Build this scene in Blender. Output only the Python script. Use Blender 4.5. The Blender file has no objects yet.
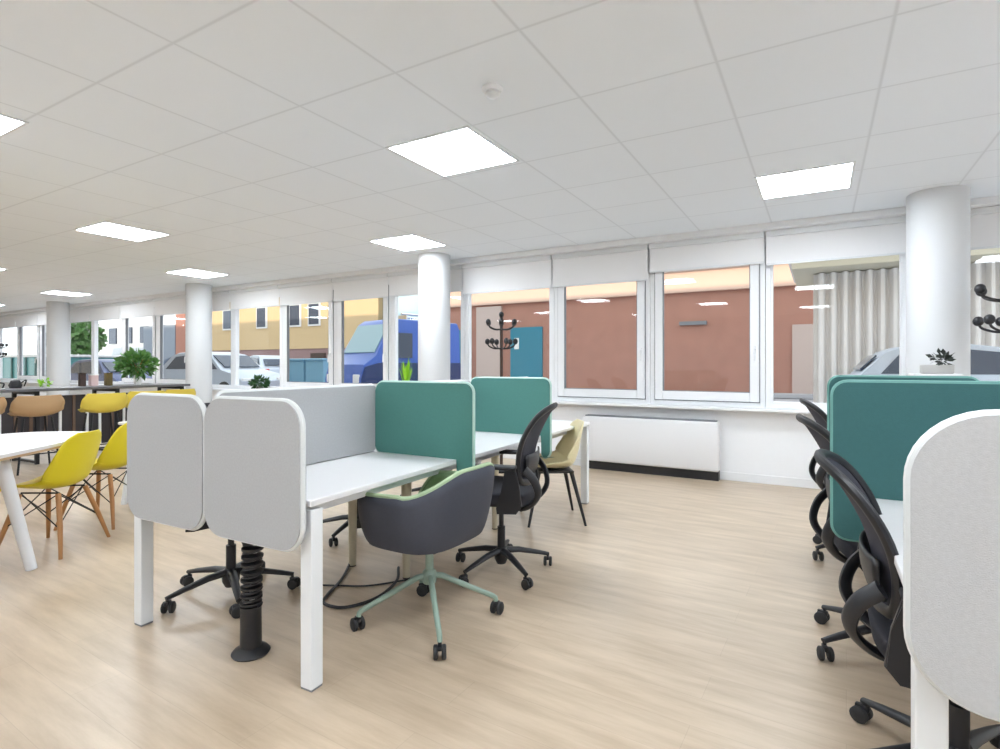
import bpy, bmesh, math, random
from mathutils import Vector, Matrix
random.seed(7)
R = math.radians
SC = bpy.context.scene
COL = SC.collection

# ---------------------------------------------------------------- camera
cam_d = bpy.data.cameras.new('camera')
cam = bpy.data.objects.new('camera', cam_d); COL.objects.link(cam)
cam.location = (0, 0, 1.26)
cam.rotation_euler = (R(90), 0, R(30.2))
cam_d.sensor_width = 36; cam_d.lens = 550 / 1000 * 36
cam_d.shift_y = -0.0098
cam_d.clip_start = 0.05; cam_d.clip_end = 400
SC.camera = cam
# ---------------------------------------------------------------- world, sun, exposure
w = bpy.data.worlds.new('world'); SC.world = w; w.use_nodes = True
bg = w.node_tree.nodes['Background']
bg.inputs[0].default_value = (0.90, 0.95, 1.0, 1); bg.inputs[1].default_value = 2.2
sun_d = bpy.data.lights.new('sun', 'SUN'); sun_d.energy = 3.2; sun_d.color = (1, 0.80, 0.62); sun_d.angle = R(0.6)
sun = bpy.data.objects.new('sun', sun_d); COL.objects.link(sun)
sun.rotation_euler = (R(90 - 15.3), 0, R(8))          # low, from behind the building
SC.view_settings.view_transform = 'Standard'
SC.view_settings.look = 'None'
SC.view_settings.gamma = 1
SC.view_settings.use_curve_mapping = False
SC.view_settings.exposure = 0.0
LIGHT_STRENGTH = 34.5

# ---------------------------------------------------------------- materials
def mat(name, col, rough=0.5, metal=0.0, noise=0.0, nscale=20.0, bump=0.0, bscale=200.0, spec=0.5, emit=0.0):
    m = bpy.data.materials.new(name); m.use_nodes = True
    nt = m.node_tree; b = nt.nodes['Principled BSDF']
    b.inputs['Base Color'].default_value = (*col, 1)
    b.inputs['Roughness'].default_value = rough
    b.inputs['Metallic'].default_value = metal
    b.inputs['Specular IOR Level'].default_value = spec
    tc = nt.nodes.new('ShaderNodeTexCoord')
    if noise > 0:
        n = nt.nodes.new('ShaderNodeTexNoise'); n.inputs['Scale'].default_value = nscale; n.inputs['Detail'].default_value = 4
        nt.links.new(tc.outputs['Object'], n.inputs['Vector'])
        mx = nt.nodes.new('ShaderNodeMix'); mx.data_type = 'RGBA'
        mx.inputs[6].default_value = (*[c * (1 - noise) for c in col], 1)
        mx.inputs[7].default_value = (*[min(1, c * (1 + noise)) for c in col], 1)
        nt.links.new(n.outputs['Fac'], mx.inputs[0]); nt.links.new(mx.outputs[2], b.inputs['Base Color'])
    if bump > 0:
        n2 = nt.nodes.new('ShaderNodeTexNoise'); n2.inputs['Scale'].default_value = bscale
        nt.links.new(tc.outputs['Object'], n2.inputs['Vector'])
        bp = nt.nodes.new('ShaderNodeBump'); bp.inputs['Strength'].default_value = bump; bp.inputs['Distance'].default_value = 0.002
        nt.links.new(n2.outputs['Fac'], bp.inputs['Height']); nt.links.new(bp.outputs['Normal'], b.inputs['Normal'])
    if emit > 0:
        b.inputs['Emission Color'].default_value = (*col, 1); b.inputs['Emission Strength'].default_value = emit
    return m

WALL = mat('wall_paint', (0.86, 0.87, 0.89), 0.7, noise=0.01)
COLUMN = mat('column_paint', (0.64, 0.65, 0.66), 0.6)
PVC = mat('window_frame_plastic', (0.82, 0.83, 0.85), 0.35)
GASKET = mat('rubber_gasket', (0.20, 0.21, 0.23), 0.7)
BLIND = mat('blind_fabric', (0.86, 0.86, 0.87), 0.8, bump=0.1)
WHITE_METAL = mat('white_metal', (0.76, 0.78, 0.80), 0.35)
DESK_TOP = mat('white_laminate', (0.74, 0.73, 0.735), 0.3, noise=0.01)
GREY_FELT = mat('grey_felt', (0.42, 0.425, 0.435), 0.95, noise=0.10, nscale=120, bump=0.5, bscale=350)
GREY_FELT_LIGHT = mat('light_grey_felt', (0.50, 0.505, 0.515), 0.95, noise=0.10, nscale=110, bump=0.5, bscale=350)
TEAL_FELT = mat('teal_felt', (0.068, 0.205, 0.180), 0.9, noise=0.06, nscale=90, bump=0.4, bscale=350)
TEAL_DEEP = mat('deep_teal_felt', (0.040, 0.128, 0.130), 0.9, noise=0.06, nscale=90, bump=0.4, bscale=350)
TRIM_WHITE = mat('white_piping', (0.66, 0.68, 0.68), 0.6)
TRIM_TEAL = mat('pale_teal_piping', (0.45, 0.62, 0.56), 0.6)
TRIM_TEAL_DARK = mat('mid_teal_piping', (0.14, 0.33, 0.30), 0.6)
ASH = mat('pale_ash_wood', (0.56, 0.50, 0.37), 0.45, noise=0.08, nscale=14)
BLACK = mat('black_plastic', (0.013, 0.013, 0.016), 0.45)
BLACK_FAB = mat('charcoal_seat_fabric', (0.022, 0.022, 0.030), 0.9, noise=0.15, nscale=60, bump=0.3)
RUBBER = mat('wheel_rubber', (0.02, 0.02, 0.022), 0.6)
TUB_GREY = mat('dark_grey_shell', (0.045, 0.050, 0.070), 0.7, noise=0.08, nscale=60, bump=0.2)
TUB_GREEN = mat('sage_green_fabric', (0.20, 0.30, 0.16), 0.85, noise=0.10, nscale=90, bump=0.3)
SAGE = mat('sage_green_metal', (0.26, 0.35, 0.29), 0.4)
YELLOW = mat('yellow_plastic', (0.72, 0.60, 0.015), 0.4)
YELLOW_PALE = mat('mustard_plastic', (0.66, 0.52, 0.07), 0.45)
TAN = mat('tan_plastic', (0.42, 0.27, 0.14), 0.5)
CREAM = mat('cream_plastic', (0.78, 0.70, 0.44), 0.4)
BEECH = mat('beech_wood', (0.42, 0.20, 0.07), 0.45, noise=0.15, nscale=18)
BLACK_METAL = mat('black_metal', (0.015, 0.015, 0.017), 0.4, metal=0.3)
CHROME = mat('chrome', (0.7, 0.7, 0.72), 0.2, metal=1.0)
DARK_BROWN = mat('dark_brown_wood', (0.045, 0.022, 0.015), 0.45, noise=0.1)
LEAF = mat('leaf_green', (0.10, 0.24, 0.06), 0.5, noise=0.35, nscale=9)
LEAF_DARK = mat('dark_leaf_green', (0.03, 0.10, 0.025), 0.5, noise=0.3, nscale=20)
LIME = mat('lime_green_leaf', (0.25, 0.55, 0.02), 0.45, noise=0.2, nscale=25)
SOIL = mat('soil', (0.06, 0.04, 0.03), 0.9)
BRICK = mat('brick_wall', (0.40, 0.20, 0.15), 0.9, noise=0.16, nscale=1.6)
PEACH_SUNLIT = mat('peach_sunlight_tint', (0.70, 0.50, 0.40), 0.9)  # sunlight on the top of the brick wall, painted into this colour
OCHRE = mat('ochre_render', (0.60, 0.45, 0.26), 0.9, noise=0.06, nscale=0.5)
MAUVE = mat('mauve_ground_floor', (0.30, 0.20, 0.20), 0.9, noise=0.10, nscale=0.6)
TEAL_DOOR = mat('teal_door_paint', (0.02, 0.20, 0.29), 0.5)
STONE = mat('pale_stone', (0.52, 0.42, 0.38), 0.8, noise=0.05, nscale=3)
ASPHALT = mat('street_paving', (0.42, 0.43, 0.46), 0.9, noise=0.08, nscale=2)
VAN_BLUE = mat('blue_van_paint', (0.05, 0.13, 0.50), 0.3)
NAVY = mat('navy_van_paint', (0.015, 0.035, 0.13), 0.3)
SILVER = mat('silver_car_paint', (0.52, 0.58, 0.68), 0.3, metal=0.3)
CARGLASS = mat('dark_car_glass', (0.06, 0.08, 0.12), 0.1)
TAILRED = mat('tail_light_red', (0.5, 0.02, 0.02), 0.3)
CORR = mat('white_corrugated_metal', (0.86, 0.84, 0.83), 0.6)
SOFFIT = mat('beige_soffit', (0.62, 0.58, 0.46), 0.7)
BIN_BLUE = mat('pale_blue_plastic', (0.22, 0.45, 0.62), 0.5)
PINK = mat('pink_fabric', (0.72, 0.45, 0.42), 0.9)
BROWN_BAG = mat('brown_leather', (0.20, 0.10, 0.09), 0.7)
GREYPOT = mat('grey_ceramic', (0.42, 0.41, 0.39), 0.6)
DARKTOP = mat('dark_counter_laminate', (0.10, 0.10, 0.11), 0.4)
GREEN_BOX = mat('dark_green_panel', (0.02, 0.14, 0.14), 0.6)
PAPER = mat('paper_white', (0.8, 0.8, 0.78), 0.8)

def emissive(name, col, s):
    m = bpy.data.materials.new(name); m.use_nodes = True; nt = m.node_tree; nt.nodes.clear()
    e = nt.nodes.new('ShaderNodeEmission'); o = nt.nodes.new('ShaderNodeOutputMaterial')
    e.inputs[0].default_value = (*col, 1); e.inputs[1].default_value = s
    nt.links.new(e.outputs[0], o.inputs[0]); return m
PANEL = emissive('led_diffuser', (0.86, 0.93, 1.0), LIGHT_STRENGTH)

def glass_mat(name, tint=(0.97, 0.985, 0.98), gl=0.05):
    m = bpy.data.materials.new(name); m.use_nodes = True; nt = m.node_tree; nt.nodes.clear()
    t = nt.nodes.new('ShaderNodeBsdfTransparent'); t.inputs[0].default_value = (*tint, 1)
    g = nt.nodes.new('ShaderNodeBsdfGlossy'); g.inputs['Roughness'].default_value = 0.02
    lw_ = nt.nodes.new('ShaderNodeLayerWeight'); lw_.inputs[0].default_value = 0.5
    pw = nt.nodes.new('ShaderNodeMath'); pw.operation = 'POWER'; pw.inputs[1].default_value = 5
    fr = nt.nodes.new('ShaderNodeMath'); fr.operation = 'MULTIPLY_ADD'; fr.inputs[1].default_value = 0.5; fr.inputs[2].default_value = 0.025
    nt.links.new(lw_.outputs['Facing'], pw.inputs[0]); nt.links.new(pw.outputs[0], fr.inputs[0])
    mx = nt.nodes.new('ShaderNodeMixShader'); o = nt.nodes.new('ShaderNodeOutputMaterial')
    nt.links.new(fr.outputs[0], mx.inputs[0]); nt.links.new(t.outputs[0], mx.inputs[1]); nt.links.new(g.outputs[0], mx.inputs[2])
    nt.links.new(mx.outputs[0], o.inputs[0]); return m
GLASS = glass_mat('window_glass')
VASEGLASS = glass_mat('vase_glass', (0.85, 0.92, 0.9))

def mesh_fabric(name, col, alpha):
    m = mat(name, col, 0.8)
    nt = m.node_tree; b = nt.nodes['Principled BSDF']; b.inputs['Alpha'].default_value = alpha
    return m
MESHBACK = mesh_fabric('chair_back_mesh', (0.045, 0.045, 0.062), 0.86)

def floor_mat():
    m = bpy.data.materials.new('light_oak_vinyl'); m.use_nodes = True; nt = m.node_tree; b = nt.nodes['Principled BSDF']
    tc = nt.nodes.new('ShaderNodeTexCoord'); mp = nt.nodes.new('ShaderNodeMapping')
    mp.inputs['Rotation'].default_value = (0, 0, R(2))
    nt.links.new(tc.outputs['Object'], mp.inputs['Vector'])
    br = nt.nodes.new('ShaderNodeTexBrick'); br.offset = 0.37
    br.inputs['Scale'].default_value = 1.0; br.inputs['Brick Width'].default_value = 1.25; br.inputs['Row Height'].default_value = 0.18
    br.inputs['Mortar Size'].default_value = 0.0015; br.inputs['Mortar Smooth'].default_value = 0.4
    br.inputs['Color1'].default_value = (0.555, 0.445, 0.330, 1); br.inputs['Color2'].default_value = (0.585, 0.47, 0.350, 1)
    br.inputs['Mortar'].default_value = (0.50, 0.40, 0.30, 1)
    nt.links.new(mp.outputs[0], br.inputs['Vector'])
    mp2 = nt.nodes.new('ShaderNodeMapping'); mp2.inputs['Scale'].default_value = (1.3, 9.0, 1)
    nt.links.new(mp.outputs[0], mp2.inputs['Vector'])
    n = nt.nodes.new('ShaderNodeTexNoise'); n.inputs['Scale'].default_value = 1.6; n.inputs['Detail'].default_value = 6; n.inputs['Roughness'].default_value = 0.6
    nt.links.new(mp2.outputs[0], n.inputs['Vector'])
    rp = nt.nodes.new('ShaderNodeValToRGB'); rp.color_ramp.elements[0].position = 0.3; rp.color_ramp.elements[1].position = 0.72
    rp.color_ramp.elements[0].color = (0.74, 0.71, 0.67, 1); rp.color_ramp.elements[1].color = (1.02, 1.02, 1.02, 1)
    nt.links.new(n.outputs['Fac'], rp.inputs[0])
    mx = nt.nodes.new('ShaderNodeMix'); mx.data_type = 'RGBA'; mx.blend_type = 'MULTIPLY'; mx.inputs[0].default_value = 1
    nt.links.new(br.outputs['Color'], mx.inputs[6]); nt.links.new(rp.outputs[0], mx.inputs[7])
    nt.links.new(mx.outputs[2], b.inputs['Base Color'])
    b.inputs['Roughness'].default_value = 0.34; b.inputs['Specular IOR Level'].default_value = 0.5
    n3 = nt.nodes.new('ShaderNodeTexNoise'); n3.inputs['Scale'].default_value = 6
    nt.links.new(mp.outputs[0], n3.inputs['Vector'])
    bp = nt.nodes.new('ShaderNodeBump'); bp.inputs['Strength'].default_value = 0.12; bp.inputs['Distance'].default_value = 0.01
    nt.links.new(n3.outputs['Fac'], bp.inputs['Height']); nt.links.new(bp.outputs[0], b.inputs['Normal'])
    return m
FLOOR = floor_mat()

def ceiling_mat():
    m = bpy.data.materials.new('ceiling_tiles'); m.use_nodes = True; nt = m.node_tree; b = nt.nodes['Principled BSDF']
    tc = nt.nodes.new('ShaderNodeTexCoord'); mp = nt.nodes.new('ShaderNodeMapping')
    mp.inputs['Location'].default_value = (0.43 / 0.70, -0.01, 0)
    mp.inputs['Scale'].default_value = (1 / 0.70, 1 / 0.70, 1)
    nt.links.new(tc.outputs['Object'], mp.inputs['Vector'])
    br = nt.nodes.new('ShaderNodeTexBrick'); br.offset = 0.0
    br.inputs['Scale'].default_value = 1; br.inputs['Brick Width'].default_value = 1; br.inputs['Row Height'].default_value = 1
    br.inputs['Mortar Size'].default_value = 0.019; br.inputs['Mortar Smooth'].default_value = 1.0
    br.inputs['Color1'].default_value = (0.87, 0.91, 0.96, 1); br.inputs['Color2'].default_value = (0.86, 0.90, 0.95, 1)
    br.inputs['Mortar'].default_value = (0.73, 0.765, 0.81, 1)
    nt.links.new(mp.outputs[0], br.inputs['Vector']); nt.links.new(br.outputs['Color'], b.inputs['Base Color'])
    b.inputs['Roughness'].default_value = 0.85
    return m
CEIL = ceiling_mat()

# ---------------------------------------------------------------- mesh helpers
def box(bm, cx, cy, cz, sx, sy, sz, bev=0.0, M=None, seg=2):
    r = bmesh.ops.create_cube(bm, size=1)
    vs = r['verts']
    for v in vs: v.co = Vector((v.co.x * sx + cx, v.co.y * sy + cy, v.co.z * sz + cz))
    if bev > 0:
        es = list({e for v in vs for e in v.link_edges})
        q = bmesh.ops.bevel(bm, geom=es, offset=bev, segments=seg, affect='EDGES', profile=0.5)
        vs = list({v for f in q['faces'] for v in f.verts} | {v for v in vs if v.is_valid})
    if M is not None:
        for v in vs: v.co = M @ v.co
    return bm

def tube(bm, pts, r, n=10, closed=False, cap=True, flat=None):
    pts = [Vector(p) for p in pts]; N = len(pts)
    rs = r if isinstance(r, (list, tuple)) else [r] * N
    rings = []; prev = None
    for i, p in enumerate(pts):
        a = pts[(i - 1) % N] if (closed or i > 0) else p
        b = pts[(i + 1) % N] if (closed or i < N - 1) else p
        t = (b - a).normalized()
        if prev is None:
            up = Vector((0, 0, 1)) if abs(t.z) < 0.9 else Vector((1, 0, 0))
            x = t.cross(up).normalized()
        else:
            x = (prev - t * prev.dot(t)).normalized()
        prev = x; y = t.cross(x)
        fx, fy = flat if flat else (1, 1)
        rings.append([bm.verts.new(p + (x * math.cos(k / n * 2 * math.pi) * fx + y * math.sin(k / n * 2 * math.pi) * fy) * rs[i]) for k in range(n)])
    M_ = N if closed else N - 1
    for i in range(M_):
        A, B = rings[i], rings[(i + 1) % N]
        for k in range(n):
            bm.faces.new((A[k], A[(k + 1) % n], B[(k + 1) % n], B[k]))
    if cap and not closed:
        bm.faces.new(rings[0][::-1]); bm.faces.new(rings[-1])
    return bm

def lathe(bm, prof, n=24, c=(0, 0, 0), M=None):
    rings = []
    for r, z in prof:
        ring = [bm.verts.new((c[0] + r * math.cos(k / n * 2 * math.pi), c[1] + r * math.sin(k / n * 2 * math.pi), c[2] + z)) for k in range(n)]
        rings.append(ring)
    for A, B in zip(rings, rings[1:]):
        for k in range(n): bm.faces.new((A[k], A[(k + 1) % n], B[(k + 1) % n], B[k]))
    bm.faces.new(rings[0][::-1]); bm.faces.new(rings[-1])
    if M is not None:
        for rg in rings:
            for v in rg: v.co = M @ v.co
    return bm

def rr_outline(w, h, rad, seg=8):
    pts = []
    for cx, cz, a0 in ((w / 2 - rad, h / 2 - rad, 0), (-w / 2 + rad, h / 2 - rad, 90), (-w / 2 + rad, -h / 2 + rad, 180), (w / 2 - rad, -h / 2 + rad, 270)):
        for k in range(seg + 1):
            a = R(a0 + 90 * k / seg); pts.append((cx + rad * math.cos(a), cz + rad * math.sin(a)))
    return pts

def prism(bm, pts2, y0, y1, plane='XZ', bev=0.0, M=None):
    """extrude a 2-D outline between two values of the third axis"""
    def P(a, b, c):
        return {'XZ': (a, c, b), 'YZ': (c, a, b), 'XY': (a, b, c)}[plane]
    A = [bm.verts.new(P(a, b, y0)) for a, b in pts2]; B = [bm.verts.new(P(a, b, y1)) for a, b in pts2]
    fs = [bm.faces.new(A), bm.faces.new(B[::-1])]
    n = len(pts2)
    for k in range(n): fs.append(bm.faces.new((A[k], B[k], B[(k + 1) % n], A[(k + 1) % n])))
    if bev > 0:
        es = list(fs[0].edges) + list(fs[1].edges)
        bmesh.ops.bevel(bm, geom=es, offset=bev, segments=2, affect='EDGES')
    if M is not None:
        for v in bm.verts: v.co = M @ v.co
    return bm

def grid(bm, fn, nu, nv):
    vs = [[bm.verts.new(fn(i / nu, j / nv)) for j in range(nv + 1)] for i in range(nu + 1)]
    for i in range(nu):
        for j in range(nv): bm.faces.new((vs[i][j], vs[i + 1][j], vs[i + 1][j + 1], vs[i][j + 1]))
    return vs

def obj(name, bm, m, parent=None, smooth=False, loc=None, rotz=None):
    bmesh.ops.recalc_face_normals(bm, faces=bm.faces[:])
    me = bpy.data.meshes.new(name); bm.to_mesh(me); bm.free()
    me.materials.append(m)
    if smooth:
        for p in me.polygons: p.use_smooth = True
        try: me.set_sharp_from_angle(angle=R(40))
        except Exception: pass
    o = bpy.data.objects.new(name, me); COL.objects.link(o)
    if parent: o.parent = parent
    if loc: o.location = loc
    if rotz is not None: o.rotation_euler = (0, 0, rotz)
    return o

def NB(): return bmesh.new()

def tag(o, label, cat, group=None, kind=None):
    o['label'] = label; o['category'] = cat
    if group: o['group'] = group
    if kind: o['kind'] = kind
    return o

def thing(name, label, cat, loc=(0, 0, 0), rotz=0.0, group=None):
    o = bpy.data.objects.new(name, None); COL.objects.link(o); o.empty_display_size = 0.1
    o.location = loc; o.rotation_euler = (0, 0, rotz)
    return tag(o, label, cat, group)

def struct(name, bm, m, parent=None, smooth=False):
    o = obj(name, bm, m, parent, smooth)
    if parent is None: o['kind'] = 'structure'
    return o

def copy_tree(o, parent=None):
    c = o.copy(); COL.objects.link(c); c.parent = parent
    for ch in list(o.children): copy_tree(ch, c)
    return c

def dup(o, loc, rotz, label, group=None):
    c = copy_tree(o); c.location = loc; c.rotation_euler = (0, 0, rotz); c['label'] = label
    if group: c['group'] = group
    return c

def solid(o, t, off=0.0, sub=0):
    s = o.modifiers.new('solid', 'SOLIDIFY'); s.thickness = t; s.offset = off
    if sub:
        q = o.modifiers.new('sub', 'SUBSURF'); q.levels = sub; q.render_levels = sub
    return o

def face(x, y):           # rotation that turns local +Y to the direction (x, y)
    return math.atan2(y, x) - math.pi / 2

def catmull(pts, n=6, closed=False):
    P = [Vector(p) for p in pts]; N = len(P); out = []
    rng = range(N if closed else N - 1)
    for i in rng:
        p1, p2 = P[i], P[(i + 1) % N]
        p0 = P[i - 1] if (closed or i > 0) else p1 * 2 - p2
        p3 = P[(i + 2) % N] if (closed or i + 2 < N) else p2 * 2 - p1
        for k in range(n):
            t = k / n
            out.append(0.5 * ((2 * p1) + (p2 - p0) * t + (2 * p0 - 5 * p1 + 4 * p2 - p3) * t * t + (3 * p1 - p0 - 3 * p2 + p3) * t ** 3))
    if not closed: out.append(P[-1])
    return out

# ================================================================ SETTING
X0, X1, YB, YW, CZ = -25.0, 5.0, -5.0, 6.45, 2.715
b = NB(); box(b, (X0 + X1) / 2, (YB + YW + 0.3) / 2, -0.05, X1 - X0, YW + 0.3 - YB, 0.1); struct('floor', b, FLOOR)
b = NB(); box(b, (X0 + X1) / 2, (YB + YW) / 2 + 0.15, CZ + 0.05, X1 - X0, YW - YB + 0.3, 0.1); struct('ceiling', b, CEIL)
b = NB(); box(b, (X0 + X1) / 2, YB - 0.1, 1.4, X1 - X0 + 0.4, 0.2, 3.0); struct('wall_back', b, WALL)
b = NB(); box(b, X0 - 0.1, (YB + YW) / 2, 1.4, 0.2, YW - YB, 3.0); struct('wall_left', b, WALL)
b = NB(); box(b, X1 + 0.1, (YB + YW) / 2, 1.4, 0.2, YW - YB, 3.0); struct('wall_right', b, WALL)
b = NB()
box(b, (X0 + X1) / 2, YW + 0.15, 0.39, X1 - X0, 0.3, 0.78)
box(b, (X0 + X1) / 2, YW + 0.15, 2.62, X1 - X0, 0.3, 0.22)
struct('wall_window', b, WALL)
b = NB(); box(b, -27, YB + 3.0, 6.0, 66, 19.0 - 1.0, 6.3); 
bm_sun_blocker = b
for v in b.verts: v.co.y = min(v.co.y, YW + 0.3); 
struct('wall_upper_sun_blocker', bm_sun_blocker, OCHRE)  # unseen storeys added so the lower street facades stay out of the sun
b = NB(); box(b, (X0 + X1) / 2, YW - 0.008, 0.045, X1 - X0, 0.016, 0.09, 0.003); struct('baseboard_window', b, PVC)
b = NB(); box(b, (X0 + X1) / 2, YW - 0.075, 0.785, X1 - X0, 0.15, 0.03, 0.006); struct('trim_1', b, PVC)
b = NB(); box(b, (X0 + X1) / 2, YW - 0.10, CZ - 0.03, X1 - X0, 0.20, 0.06, 0.004); struct('trim_2', b, WALL)

# ---- windows
bounds = [4.4, 3.2, 1.95, 0.73, -0.5, -1.72, -2.95, -4.33, -5.68, -6.87, -8.2, -9.6, -10.95, -12.2, -13.6, -15.0, -16.4, -17.8, -19.2, -20.6, -22.0, -23.4, -25.0]
sash = {5, 6, 9, 10, 13, 14, 17, 18, 21}
def rect_frame(bm, x0, x1, z0, z1, wl, wr, wb, wt, y, d, bev=0.004):
    box(bm, (x0 + x0 + wl) / 2, y, (z0 + z1) / 2, wl, d, z1 - z0, bev)
    box(bm, (x1 + x1 - wr) / 2, y, (z0 + z1) / 2, wr, d, z1 - z0, bev)
    box(bm, (x0 + wl + x1 - wr) / 2, y, z0 + wb / 2, x1 - x0 - wl - wr, d, wb, bev)
    box(bm, (x0 + wl + x1 - wr) / 2, y, z1 - wt / 2, x1 - x0 - wl - wr, d, wt, bev)
for i, (xb, xa) in enumerate(zip(bounds, bounds[1:]), 1):
    b = NB()
    z0, z1 = 0.80, 2.54
    y = YW + 0.05
    rect_frame(b, xa + 0.002, xb - 0.002, z0, z1, 0.05, 0.05, 0.05, 0.05, y, 0.10)
    wo = struct('window_%d' % i, b, PVC)
    s = i in sash
    if s:
        b = NB(); rect_frame(b, xa + 0.06, xb - 0.06, z0 + 0.06, z1 - 0.06, 0.09, 0.09, 0.10, 0.09, y - 0.045, 0.06, 0.008)
        obj('sash', b, PVC, wo)
        b = NB(); rect_frame(b, xa + 0.148, xb - 0.148, z0 + 0.158, z1 - 0.148, 0.008, 0.008, 0.008, 0.008, y - 0.045, 0.05, 0)
        obj('gasket', b, GASKET, wo)
        b = NB(); rect_frame(b, xa + 0.052, xb - 0.052, z0 + 0.052, z1 - 0.052, 0.006, 0.006, 0.006, 0.006, y - 0.03, 0.05, 0)
        obj('sash_joint', b, GASKET, wo)
        b = NB(); box(b, xb - 0.10, y - 0.085, 1.42, 0.022, 0.02, 0.07, 0.003); tube(b, [(xb - 0.10, y - 0.09, 1.42), (xb - 0.10, y - 0.125, 1.42), (xb - 0.10, y - 0.13, 1.30)], 0.009, 8)
        obj('handle', b, PVC, wo, True)
        b = NB(); box(b, (xa + xb) / 2, y - 0.03, (z0 + z1) / 2 + 0.01, xb - xa - 0.29, 0.012, z1 - z0 - 0.30)
    else:
        b = NB(); rect_frame(b, xa + 0.05, xb - 0.05, z0 + 0.05, z1 - 0.05, 0.022, 0.022, 0.022, 0.022, y - 0.02, 0.05, 0.003)
        obj('glazing_bead', b, PVC, wo)
        b = NB(); box(b, (xa + xb) / 2, y, (z0 + z1) / 2, xb - xa - 0.10, 0.012, z1 - z0 - 0.10)
    obj('pane', b, GLASS, wo)

# ---- round columns
for k, x in enumerate((0.86, -4.45, -9.78, -15.35, -20.7)):
    b = NB(); lathe(b, [(0.214, 0), (0.214, CZ)], 48, (x, 5.9, 0)); 
    o = struct('column' + ('' if k == 0 else '.%03d' % k), b, COLUMN, smooth=True)

# ---- roller blinds
first = None
place = ['beyond the right column', 'in the right-hand pane, left of the near column', 'over the brick-view sash nearest the near column', 'over the sash above the radiator\'s left end', 'above the middle coat stand', 'just left of the second column', 'above the blue van', 'above the pale blue containers', 'above the silver car', 'right beside the third column']
far_n = 0
for i, (xb, xa) in enumerate(zip(bounds, bounds[1:]), 1):
    if i < 3 : continue
    W = xb - xa - 0.022
    zb = 2.30 if i not in (4, 5) else (2.31 if i == 4 else 2.335)
    if i == 6 or i == 7: zb = 2.25
    pl = place[i - 3] if i - 3 < len(place) else None
    if pl: lab = 'white roller blind half lowered ' + pl; grp = 'white roller blinds along the window wall'
    else: lab = 'white roller blind at the far left end past the third column'; grp = 'roller blinds past the third column'
    t = thing('roller_blind', lab, 'blind', ((xa + xb) / 2, YW - 0.06, 0), 0, grp)
    b = NB(); box(b, 0, 0.0, (zb + 2.62) / 2, W, 0.003, 2.62 - zb); obj('blind_fabric', b, BLIND, t)
    b = NB(); box(b, 0, 0, zb, W, 0.014, 0.022, 0.004); obj('bottom_bar', b, WHITE_METAL, t)
    b = NB(); box(b, 0, 0.0, 2.625, W + 0.01, 0.07, 0.06, 0.01); obj('cassette', b, WHITE_METAL, t)

# ---- radiator under the window
t = thing('radiator', 'long flat white panel radiator low on the window wall', 'radiator', (-1.72, YW - 0.016, 0))
b = NB(); box(b, 0, -0.085, 0.37, 1.56, 0.13, 0.54, 0.025, seg=3); obj('front_panel', b, mat('radiator_white', (0.78, 0.78, 0.79), 0.35), t, True)
b = NB(); box(b, 0, -0.08, 0.645, 1.50, 0.10, 0.012); obj('top_grille', b, GASKET, t)
b = NB(); box(b, 0, -0.06, 0.05, 1.54, 0.10, 0.10); obj('shadow_strip', b, BLACK, t)  # black strip painted in for the shadow gap under the radiator

# ---- ceiling lights
def ceiling_light(x, y, label, first=[None]):
    if first[0] is None:
        t = thing('ceiling_light', label, 'ceiling light', (x, y, CZ), 0, 'square LED ceiling panels')
        b = NB(); rect = 0.31
        for sx in (-1, 1): box(b, sx * 0.322, 0, -0.004, 0.018, 0.662, 0.008)
        for sy in (-1, 1): box(b, 0, sy * 0.322, -0.004, 0.626, 0.018, 0.008)
        obj('light_frame', b, WHITE_METAL, t)
        b = NB(); box(b, 0, 0, -0.003, 0.626, 0.626, 0.005); obj('diffuser', b, PANEL, t)
        first[0] = t; return t
    return dup(first[0], (x, y, CZ), 0, label)
ceiling_light(-2.18, 3.12, 'largest square LED panel, lit, in the ceiling over the left bench')
ceiling_light(-0.11, 5.00, 'lit LED panel at the right, near the thick column')
ceiling_light(-4.25, 5.13, 'lit LED panel just left of the second column top')
ceiling_light(-6.60, 3.13, 'lit LED panel nearest the left in the row of three')
ceiling_light(-8.57, 5.15, 'small lit LED panel left of the third column')
ceiling_light(-13.3, 5.25, 'farthest tiny lit LED panel above the potted plant')
ceiling_light(-4.43, 1.10, 'lit LED panel cut by the left edge of the photo')
for x, y in ((-11.0, 3.13), (-8.9, 1.10), (-13.3, 1.1), (-17.5, 3.1), (-17.5, 5.2), (-0.1, 1.1), (2.2, 3.1), (4.2, 5.1), (4.2, 1.1), (-2.2, -0.9), (-6.6, -0.9), (-11, -0.9), (2.2, -0.9), (-4.4, -2.9), (-0.1, -2.9), (-8.9, -2.9), (3.9, -2.9), (-20, 1.1)):
    ceiling_light(x, y, 'lit LED ceiling panel of the same pattern further along')

t = thing('smoke_detector', 'small round white smoke detector on the ceiling', 'smoke detector', (-1.49, 2.48, CZ))
b = NB(); lathe(b, [(0.055, 0), (0.055, -0.012), (0.048, -0.02)], 24); obj('base_ring', b, PVC, t, True)
b = NB(); lathe(b, [(0.040, -0.02), (0.040, -0.034), (0.020, -0.050), (0.002, -0.052)], 24); obj('sensor_head', b, WHITE_METAL, t, True)

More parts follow.
